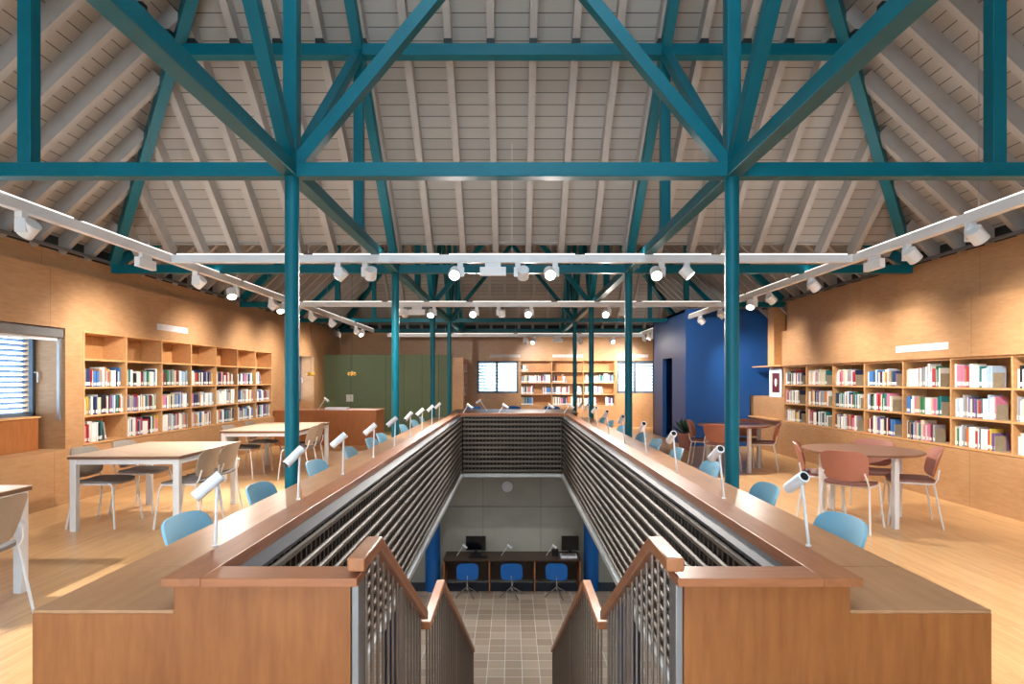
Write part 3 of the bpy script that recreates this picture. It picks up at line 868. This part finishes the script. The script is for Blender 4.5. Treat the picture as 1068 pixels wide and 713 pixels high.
# right bookcase: bays run from far (left as seen) to near
bwR = .904; nR = 10
RB = (A+.002, 11.88, 0)
bookcase('R', 'built-in light wood bookcase with three full rows on the right wall', RB, -PI/2, nR, bwR, SHZ[:4], .33)
rows3 = ['bottom shelf','middle shelf','top shelf']
for b in range(7):
    for ri in range(3):
        fr = rb_.uniform(.62,.84)
        fill_bay(RB, -PI/2, b*bwR+.026, (b+1)*bwR-.014, SHZ[ri], fr, rows3[ri], '%s bay from far end' % NTH[b], 'right-wall bookcase', 'books in the right-wall bookcase', lean=0, bookend=True)
# back bookcase: 3 bays
BB = (BSX0-.01, YE-.002, 0); bwB = .993
bookcase('B', 'light wood bookcase between two windows on the back wall', BB, 0, 3, bwB, SHZ, .28)
for b in range(3):
    for ri in range(3):
        fill_bay(BB, 0, b*bwB+.026, (b+1)*bwB-.014, SHZ[ri], rb_.choice([.4,.55,.8]), rows4[ri], '%s bay' % NTH[b], 'back-wall bookcase', 'books in the back-wall bookcase', lean=.5)
        if rb_.random() < .6:
            fill_bay(BB, 0, b*bwB+.70, (b+1)*bwB-.014, SHZ[ri], .9, rows4[ri], '%s bay' % NTH[b], 'back-wall bookcase', 'books in the back-wall bookcase', lean=0)
fill_bay(BB, 0, .03, .3, SHZ[3], .7, 'top shelf', 'first bay', 'back-wall bookcase', 'books in the back-wall bookcase', lean=0)
# side bookcase beside the green wall (faces right)
SB = (-1.40, 17.42, 0)
bookcase('S', 'narrow bookcase seen edge-on beside the green wall', SB, PI/2, 2, .70, SHZ, .30)
MB().box(-1.72,-1.39,17.27,17.40,0,2.12).box(-1.72,-1.39,17.40,18.83,0,.65).build('bookcase_side', M['shelf_wood'])
o = bpy.data.objects['bookcase_side']; o.name = 'end_cabinet'; tag(o, 'pale wooden end cabinet between the green wall and the narrow bookcase', 'cabinet')
for b in range(2):
    for ri in range(4): fill_bay(SB, PI/2, b*.70+.026, (b+1)*.70-.014, SHZ[ri], .9, ['bottom shelf','third shelf','second shelf','top shelf'][ri], '%s bay' % NTH[b], 'narrow far bookcase', 'books in the narrow far bookcase', lean=0)

# size in the picture decides which books are individuals
def parea(B):
    R, x, y, z, w, h = B[:6]; p = R @ Vector((x,y,z+h/2)); n = R.to_3x3() @ Vector((0,-1,0))
    if p.y < 1: return 0
    a = p[0]; v = Vector((0,0,CH))-p; c = max(0, n.dot(v.normalized()))
    px = CX+F*p.x/p.y
    if not (0 < px < 1068): return 0
    return w*h*c/(v.length**2)
for i, B in enumerate(BOOKS): pass
order = sorted(range(len(BOOKS)), key=lambda i: -parea(BOOKS[i]))
indiv = set(order[:300])
mkeys = list(BK); stuff = MB()
stmats = [M['book_'+k.replace(' ','_')] for k in mkeys]+[M['paper']]
seen = {}
for i, B in enumerate(BOOKS):
    R, x, y, z, w, h, d, c, ang, n, rowlab, baylab, case, group = B
    T = R @ Matrix.Translation(Vector((x,y,z+.001))) @ Matrix.Rotation(ang,4,'Y')
    if i in indiv:
        key = (c, round(w,4))
        if key not in protos:
            mb = MB(); book_geo(mb, None, w, .22, .15, 0, 1, 1)
            o = mb.build('book', [M['book_'+c.replace(' ','_')], M['paper']], smooth=False); protos[key] = o.data
        else:
            o = bpy.data.objects.new('book', protos[key]); COL.objects.link(o)
        o.matrix_world = T @ Matrix.Diagonal((1,d/.15,h/.22,1))
        lab = '%s book, %s from left on the %s, %s, %s' % (c, NTH[n], rowlab, baylab, case)
        lab = lab.replace(' on the ', ', ')
        tag(o, lab, 'book', group)
    else:
        if i in order[300:]: book_geo(stuff, T, w, h, d, mkeys.index(c), len(mkeys), len(mkeys), lab=True)
so = stuff.build('books', stmats, smooth=False)
tag(so, 'remaining small books in the farther bays of the bookcases', 'books', None, 'stuff')

# ------------------------------------------------------------------ things on the walls
def vent(loc, rz, L, lab):
    v = empty('wall_vent', loc, rz, lab, 'vent', 'white slot vents')
    f = MB(); f.box(-L/2,L/2,-.012,0,-.045,-.035).box(-L/2,L/2,-.012,0,.035,.045).box(-L/2,-L/2+.012,-.012,0,-.035,.035).box(L/2-.012,L/2,-.012,0,-.035,.035)
    f.build('vent_frame', M['white_metal'], v)
    g = MB(); 
    for k in range(4): g.box(-L/2+.012,L/2-.012,-.008,0,-.03+k*.0165,-.03+k*.0165+.012)
    g.build('vent_grille', M['far_white'], v)
vent((-A,9.52,2.29), PI/2, .85, 'white slot vent above the left-wall bookcase')
vent((A-.03,7.85,1.90), -PI/2, 1.0, 'white slot vent above the right-wall bookcase')
vent((-.22,YE,2.23), 0, .95, 'white slot vent above the left back window')
vent((1.75,YE,2.23), 0, .95, 'white slot vent above the back-wall bookcase')
vent((3.8,YE,2.23), 0, .95, 'white slot vent above the right back window')
pf = empty('framed_picture', (A+.06,12.36,1.421), -PI/2, 'framed dark red picture with pale emblem standing on the ledge beside the blue room', 'picture')
f = MB()
for (a,b,c_,d_) in ((-.28,.28,.26,.29),(-.28,.28,-.29,-.26),(-.28,-.25,-.26,.26),(.25,.28,-.26,.26)): f.box(a,b,-.02,0,c_,d_)
f.build('picture_frame', M['white_metal'], pf)
MB().box(-.25,.25,-.006,0,-.26,.26).build('mat_board', M['paper'], pf)
MB().box(-.17,.17,-.008,-.006,-.20,.20).build('print', M['maroon'], pf)
MB().prism([(-.05,.06),(0,.09),(.05,.06),(.05,-.02),(0,-.09),(-.05,-.02)],-.010,-.008).build('emblem', M['paper'], pf)
ns_ = MB().box(-.10,.10,-.006,0,-.10,.10).build('paper_notice', M['paper'], None, loc=(-4.65,17.2,.96))
tag(ns_, 'square paper notice on the green wall', 'notice')
# reception desk at the far left
rd = empty('reception_desk', (-4.20,13.7,0), 0, 'wooden reception desk with plain front at the far left', 'desk')
MB().box(-1.155,1.15,-.2,-.16,0,.775).build('front_panel', M['front_veneer'], rd)
MB().box(1.11,1.15,-.16,.6,0,.775).build('side_panel', M['front_veneer'], rd)
MB().box(-1.155,1.165,-.21,.62,.775,.80).build('desktop', M['cap_wood_x'], rd, bevel=.003)
o = dup(lf, (-4.44,13.75,.80), 0, 'white desk lamp on the reception desk at the far left', 'lamp on reception desk')
lt = empty('document_tray', (-4.0,13.75,.80), 0, 'white tray lying on the reception desk', 'tray')
MB().box(-.25,.25,-.12,.12,0,.012).build('base', M['far_white'], lt)
MB().box(-.25,.25,-.12,-.108,.012,.05).box(-.25,.25,.108,.12,.012,.05).box(-.25,-.238,-.108,.108,.012,.05).box(.238,.25,-.108,.108,.012,.05).build('rim', M['far_white'], lt)
# pendants
for (x, n_) in ((324,'left, over the reception desk'),(367,'right, before the green wall')):
    p = at(x,390,15.0)
    pd = empty('pendant_lamp', p, 0, 'small golden glass pendant lamp on the %s' % n_, 'pendant lamp', 'golden pendants')
    zr = ZP+.08+SL*(P-abs(p.x))-p.z if abs(p.x) > P else 2
    MB().cyl((0,0,.06),(0,0,max(.5,zr+.1)),.004,n=6).build('cord', M['black'], pd)
    MB().lathe([(.012,.03),(.02,.05),(.012,.08)],12).build('socket', M['alu'], pd)
    gmb = MB()
    for k in range(6):
        a = k*PI/3; gmb.lathe([(.005,-.045),(.03,-.035),(.042,0),(.03,.035),(.005,.045)],12,(.07*math.cos(a),.07*math.sin(a),.01*(k%2)))
    gmb.build('glass_shade', M['gold_glass'], pd)
    MB().lathe([(.004,-.03),(.022,-.02),(.028,0),(.018,.022),(.004,.03)],12).build('bulb', M['bulb'], pd)
# plant by the blue room
pl = empty('potted_plant', (3.62,12.6,0), 0, 'small dark leafy plant in a pink pot by the blue room corner', 'plant')
MB().lathe([(.10,0),(.14,.30),(.15,.36),(.13,.36),(.12,.33)],20).build('pot', M['pot'], pl)
lfm = MB(); rr_ = random.Random(5)
for k in range(46):
    a = rr_.uniform(0,2*PI); e = rr_.uniform(.3,1.3); L_ = rr_.uniform(.18,.42)
    base = Vector((0,0,.35)); tip = base+Vector((math.cos(a)*math.cos(e),math.sin(a)*math.cos(e),math.sin(e)))*L_
    side = Vector((-math.sin(a),math.cos(a),0))*.03; mid = base.lerp(tip,.65)
    b = len(lfm.v); lfm.v += [tuple(base),tuple(mid+side),tuple(tip),tuple(mid-side+Vector((0,0,.004)))]; lfm.face((b,b+1,b+2,b+3))
lfm.build('foliage', M['leaf'], pl, smooth=False)

# ------------------------------------------------------------------ light tracks
LIGHTS = []
def spot(name, loc, tgt, e, size=52, blend=1.0, col=(1,.93,.86), rad=.04, gain=1.0):
    l = bpy.data.lights.new(name, 'SPOT'); l['gain'] = gain; l.energy = e; l.spot_size = math.radians(size); l.spot_blend = blend; l.color = col; l.shadow_soft_size = rad
    o = bpy.data.objects.new(name, l); COL.objects.link(o); o.location = loc
    o.rotation_euler = (Vector(tgt)-Vector(loc)).to_track_quat('-Z','Y').to_euler()
def area_up(p, L, rz, e):
    l = bpy.data.lights.new('track_uplight', 'AREA'); l.shape = 'RECTANGLE'; l.size = L; l.size_y = .04; l.energy = e; l.color = (1,.97,.93)
    o = bpy.data.objects.new('track_uplight', l); COL.objects.link(o); o.location = p; o.rotation_euler = (PI,0,rz)
ZT = CH+1.395; XT = 3.95
UP = 7
def roof_z(x, y):
    cy = C1 if y < YB else C2
    return ZP+.08+SL*(P-max(abs(x),abs(y-cy)))-.01
def track(p, q, lab, wires):
    p = Vector(p); q = Vector(q); d = q-p; L = d.length; alongx = abs(d.x) > abs(d.y)
    r = empty('light_track', (p+q)/2, 0, lab, 'light track', 'white light tracks')
    h = L/2; t = MB()
    if alongx: t.box(-h,h,-.032,.032,-.045,.045)
    else: t.box(-.032,.032,-h,h,-.045,.045)
    t.build('profile', M['white_metal'], r, bevel=.003)
    # raised cover pieces along the top with the uplight between them
    seg = max(2, int(L/1.55)); sl = L/seg; up = MB()
    for k in range(seg):
        a = -h+k*sl+.06; b = -h+(k+1)*sl-.06
        if alongx: up.box(a,b,-.026,.026,.045,.058)
        else: up.box(-.026,.026,a,b,.045,.058)
    up.build('uplight_strip', M['uplight'], r)
    for w_ in wires:
        lp = d.normalized()*w_; x, y, z = (p+q)/2+lp
        zt = roof_z(x, y)
        if zt > z+.1: MB().cyl(tuple(lp+Vector((0,0,.05))),tuple(lp+Vector((0,0,zt-z))),.003,n=6).build('suspension_wire', M['alu'], r)
    n = max(1, int(round(L/3.2)))
    for k in range(n):
        c = p+d*((k+.5)/n); area_up(c+Vector((0,0,.075)), L/n*.95, 0 if alongx else PI/2, UP*L/n/3.2*(1 if c.y < 8 else .5)*(1 if alongx else .75))
YT = (6.93, 11.1, 17.0)
track((-XT,-1.2,ZT),(-XT,17.05,ZT),'long white light track above the left reading tables',[-5.9,-3.05,-1.4,1.8,4.9,7.5])
track((XT,-1.2,ZT),(XT,13.36,ZT),'long white light track above the right round tables',[-4.15,-1.0,2.1,5.2])
track((XT,16.55,ZT),(XT,18.5,ZT),'short white light track beyond the blue room',[-.4])
track((-XT+.034,YT[0],ZT),(XT-.034,YT[0],ZT),'white light track crossing the room, nearest the camera',[-2.35,0,2.35])
track((-XT+.034,YT[1],ZT),(XT-.034,YT[1],ZT),'white light track crossing the room, middle one of three',[-2.35,0,2.35])
track((-XT+.4,YT[2]+.12,CH+1.27),(XT-.2,YT[2]+.12,CH+1.27),'white light track crossing before the back wall, farthest one',[-2.0,0,2.0])

def head(loc, tgt, lab, on=True, e=60, size=92, gain=1.0):
    """track spotlight hanging below the track at loc"""
    r = empty('track_spotlight', loc, 0, lab, 'spotlight', 'white track spotlights')
    MB().box(-.03,.03,-.03,.03,-.05,0).build('adapter', M['white_metal'], r)
    d = (Vector(tgt)-Vector(loc)).normalized(); side = d.cross(Vector((0,0,1))).normalized()
    c = Vector((0,0,-.12))
    MB().box(-.045,.045,-.014,.014,-.16,-.05).build('yoke', M['white_metal'], r)
    off = side*.062
    a = c+off-d*.062; b = c+off+d*.062
    hd = MB().cyl(a, b, .066, n=20).build('lamp_head', M['white_plastic'], r)
    MB().cyl(b-d*.001, b+d*.003, .056, n=20).build('lens', M['lens_on'], hd)
    w = Vector(loc)+b+d*.02
    spot('spot', w, tgt, e, size, gain=gain)
def driver(loc, alongx, lab):
    r = empty('track_mounted_driver', loc, 0, lab, 'driver box', 'white driver boxes')
    a, b = (.15,.03) if alongx else (.03,.15)
    MB().box(-a,a,-b,b,-.15,-.05).build('housing', M['white_plastic'], r, bevel=.004)
    MB().box(-a*.6,a*.6,-b*.6,b*.6,-.05,0).build('adapter', M['white_metal'], r)
zh = ZT-.045
# left track
Lh = [(2.3,'n'),(4.83,'w'),(7.5,'w'),(8.6,'t'),(9.85,'w'),(10.4,'t'),(11.8,'w'),(13.1,'w'),(15.2,'w'),(15.9,'t')]
for i, (y, k) in enumerate(Lh):
    tg = (-A, y+.25, 1.55) if k == 'w' else ((-2.7, 3.9, 0) if k == 'n' else (-2.9, y-1.6, .0))
    head((-XT,y,zh), tg, 'white spotlight on the left track, %s' % ('nearest the camera' if i == 0 else ORD[i]+' from the camera'), e=0, gain={'w':.88,'t':1.7,'n':1.9}[k])
driver((-XT,6.47,zh), False, 'long white driver box under the left track')
Rh = [(2.3,'n'),(5.17,'w'),(6.0,'w'),(7.93,'w'),(9.23,'w'),(9.77,'t'),(11.4,'w'),(12.6,'w'),(16.9,'f'),(17.4,'f'),(18.0,'f')]
for i, (y, k) in enumerate(Rh):
    tg = (A, y+.25, 1.45) if k == 'w' else (2.9, 4.1, 0) if k == 'n' else ((2.9, y-1.6, .0) if k == 't' else (3.2,YE,1.2))
    head((XT,y,zh), tg, 'white spotlight on the right track, %s' % ('nearest the camera' if i == 0 else ORD[i]+' from the camera'), e=0, gain={'w':.84,'t':1.7,'n':1.7,'f':.8}[k])
driver((XT,6.55,zh), False, 'long white driver box under the right track')
c1 = [(353,(-4.4,7.4,.7)),(381,(-2.6,9.5,0)),(480,(-.75,3.4,.6)),(540,(0,11.0,.1)),(579,(.7,3.2,.6)),(690,(1.5,4.2,.7)),(716,(3.9,6.4,.7))]
for i, (x, tg) in enumerate(c1):
    head(((x-CX)*YT[0]/F,YT[0],zh), tg, 'white spotlight on the nearest crossing track, %s from left' % NTH[i], e=0)
driver((-.22,YT[0],zh), True, 'white driver box under the nearest crossing track')
GAIN2 = {0:1.1,6:1.2}
c2 = [(419,(-3.4,17.2,1.0)),(453,(-1.6,9.0,.7)),(497,(-.7,7.4,.7)),(520,(0,12.7,-1.5)),(554,(.6,7.2,.6)),(635,(1.5,7.8,.7)),(649,(3.88,14.6,1.5))]
for i, (x, tg) in enumerate(c2):
    head(((x-CX)*YT[1]/F,YT[1],zh), tg, 'white spotlight on the middle crossing track, %s from left' % NTH[i], e=0, gain=GAIN2.get(i,1.0))
driver((-1.76,YT[1],zh), True, 'white driver box under the middle crossing track')
zh3 = CH+1.27-.045
c3 = [(547,(1.2,YE,1.5)),(558,(.2,15.5,.7)),(603,(2.9,YE,1.5)),(640,(3.88,15.3,1.5))]
for i, (x, tg) in enumerate(c3):
    head(((x-CX)*(YT[2]+.12)/F,YT[2]+.12,zh3), tg, 'white spotlight on the farthest crossing track, %s from left' % NTH[i], e=0, gain=1.0 if i < 3 else .14)
driver((1.3,YT[2]+.12,zh3), True, 'white driver box under the farthest crossing track')
ESPOT = 225
for l in bpy.data.lights:
    if l.type == 'SPOT': l.energy = ESPOT*l.get('gain', 1.0)

# ------------------------------------------------------------------ lower floor
for (x,y,lab) in ((-1.64,12.45,'blue round column left of the lower desk'),(1.64,12.45,'blue round column right of the lower desk'),
                  (-1.6,8.1,'dark blue round column below, seen through the left stair railing'),(1.6,8.1,'dark blue round column below, seen through the right stair railing')):
    o = MB().cyl((0,0,0),(0,0,-.25-LF),.155,n=32).build('concrete_column', M['column_blue'], None, loc=(x,y,LF)); tag(o, lab, 'column', 'blue lower columns', 'thing')
ld = empty('computer_desk', (0,12.22,LF), 0, 'long dark wood computer desk with three bays on the lower floor', 'desk')
MB().box(-1.405,1.405,0,.63,.655,.68).build('desktop', M['dark_wood'], ld, bevel=.002)
for x in (-1.39,-.463,.463,1.39): MB().box(x-.013,x+.013,.02,.61,0,.655).build('divider', M['cap_wood'], ld)
MB().box(-1.39,1.39,.58,.60,.1,.655).build('modesty_panel', M['dark_wood'], ld)
dz = LF+.68
def monitor(x, y, w, h, lab):
    r = empty('computer_monitor', (x,y,dz), 0, lab, 'monitor', 'black monitors')
    MB().box(-w/2,w/2,-.015,.02,.09,.09+h).build('housing', M['black'], r, bevel=.004)
    MB().box(-w/2+.012,w/2-.012,-.0165,-.015,.105,.09+h-.012).build('screen', M['dark_glass'], r)
    MB().box(-.03,.03,.0,.03,.01,.09).box(-.11,.11,-.07,.09,0,.01).build('stand', M['black'], r)
monitor(-.76,12.62,.42,.30,'black monitor on the left of the lower computer desk')
monitor(1.22,12.62,.36,.30,'black monitor on the right of the lower computer desk')
kb = MB().box(-.2,.2,-.06,.06,0,.018).build('keyboard', M['black'], None, loc=(-.70,12.42,dz), bevel=.003); tag(kb, 'black keyboard in front of the left lower monitor', 'keyboard')
pr = empty('printer', (1.17,12.44,dz), 0, 'white flat printer in front of the right lower monitor', 'printer')
MB().box(-.17,.17,-.11,.10,0,.05).build('body', M['far_white'], pr, bevel=.004)
MB().box(-.14,.14,-.09,.06,.05,.058).build('lid', M['grey_metal'], pr)
bx_ = MB().box(-.07,.07,-.06,.06,0,.13).build('loudspeaker', M['black'], None, loc=(.90,12.55,dz), bevel=.004); tag(bx_, 'small black box beside the right lower monitor', 'loudspeaker')
for (x,n_) in ((-1.15,'left'),(-.22,'middle'),(.72,'right')):
    o = dup(lf, (x,12.55,dz), 0, 'white desk lamp on the lower computer desk, %s one' % n_, 'desk lamps on the lower desk')
    o.scale = (.85,.85,.85)
def swivel(x, lab, first=[None]):
    if first[0] is not None: return dup(first[0], (x,12.06,LF), random.uniform(-.15,.15), lab)
    r = empty('swivel_chair', (x,12.06,LF), 0.1, lab, 'chair', 'blue swivel chairs'); first[0] = r
    def seat(u,v):
        a,b = squircle(u,v,.6); return (a*.215,b*.2,.40+.02*a*a),(0,0,1)
    MB().shell(seat,10,10,.03).build('seat', M['shell_navy'], r)
    def back(u,v):
        a,b = squircle(u,v,.7); return (a*.215,-.2-.04*(b+1)/2+.05*a*a,.565+.165*b),Vector((-.35*a,1,.2)).normalized()
    MB().shell(back,12,10,.022).build('backrest', M['shell_navy'], r)
    MB().cyl((0,0,.12),(0,0,.39),.018,n=12).build('stem', M['chrome'], r)
    for k in range(4):
        a = k*PI/2+.5; MB().tube([(0,0,.2),(.27*math.cos(a),.27*math.sin(a),.02)],[.014,.010],8).build('foot', M['chrome'], r)
    MB().tube([(0,-.02,.37),(0,-.2,.40),(0,-.235,.50)],.012,8).build('back_support', M['chrome'], r)
    return r
swivel(-.90,'blue swivel chair at the left bay of the lower desk')
swivel(.0,'blue swivel chair at the middle bay of the lower desk')
swivel(.90,'blue swivel chair at the right bay of the lower desk')
ck = empty('wall_light', at(529,507,12.9), 0, 'round pale unlit wall light on the lower back wall', 'wall light')
MB().cyl((0,0,0),(0,-.03,0),.128,n=40).build('case', M['grey_metal'], ck)
MB().cyl((0,-.03,0),(0,-.05,0),.118,.112,n=40).build('diffuser', M['far_white'], ck)
# low shelving on the lower left and right, behind the railings
for s, lab in ((-1,'low grey book shelving on the lower floor, left of the stairs'),(1,'low grey book shelving on the lower floor, right of the stairs')):
    sh = empty('shelving_unit', (s*3.2,9.0,LF), 0, lab, 'shelving')
    for x in (-.5,.5): MB().box(x-.012,x+.012,-2.2,2.2,0,1.6).build('side', M['grey_metal'], sh)
    for z in (.1,.5,.9,1.3,1.59): MB().box(-.488,.488,-2.2,2.2,z-.01,z+.01).build('shelf', M['grey_metal'], sh)

# fill lights added for the lower floor, hidden under the slab
for (x,y,e) in ((-3.4,10.4,30),(3.4,10.4,30),(-1.9,9.3,22),(1.9,9.3,22)):
    if not e: continue
    l = bpy.data.lights.new('lower_fill_light','AREA'); l.shape='RECTANGLE'; l.size=1.2; l.size_y=.3; l.energy=e; l.color=(.86,.94,1)
    o = bpy.data.objects.new('lower_fill_light', l); COL.objects.link(o); o.location=(x,y,-.30)

# ------------------------------------------------------------------ world, camera, view
w = bpy.data.worlds.new('World'); SC.world = w; w.use_nodes = True
nt = w.node_tree; bg = nt.nodes['Background']
bg.inputs['Color'].default_value = (.68,.86,1,1); bg.inputs['Strength'].default_value = 7.5
cam = bpy.data.cameras.new('Camera'); co = bpy.data.objects.new('Camera', cam); COL.objects.link(co)
co.location = (0,0,CH); co.rotation_euler = (PI/2,0,0)
cam.sensor_width = 36; cam.lens = F/1068*36; cam.shift_x = 0; cam.shift_y = (HY-356.5)/1068; cam.clip_start = .05
SC.camera = co
vs = SC.view_settings; vs.view_transform = 'Standard'; vs.look = 'None'; vs.gamma = 1; vs.exposure = .35
try: vs.use_curve_mapping = False
except Exception: pass
SC.cycles.max_bounces = 8; SC.cycles.use_denoising = True
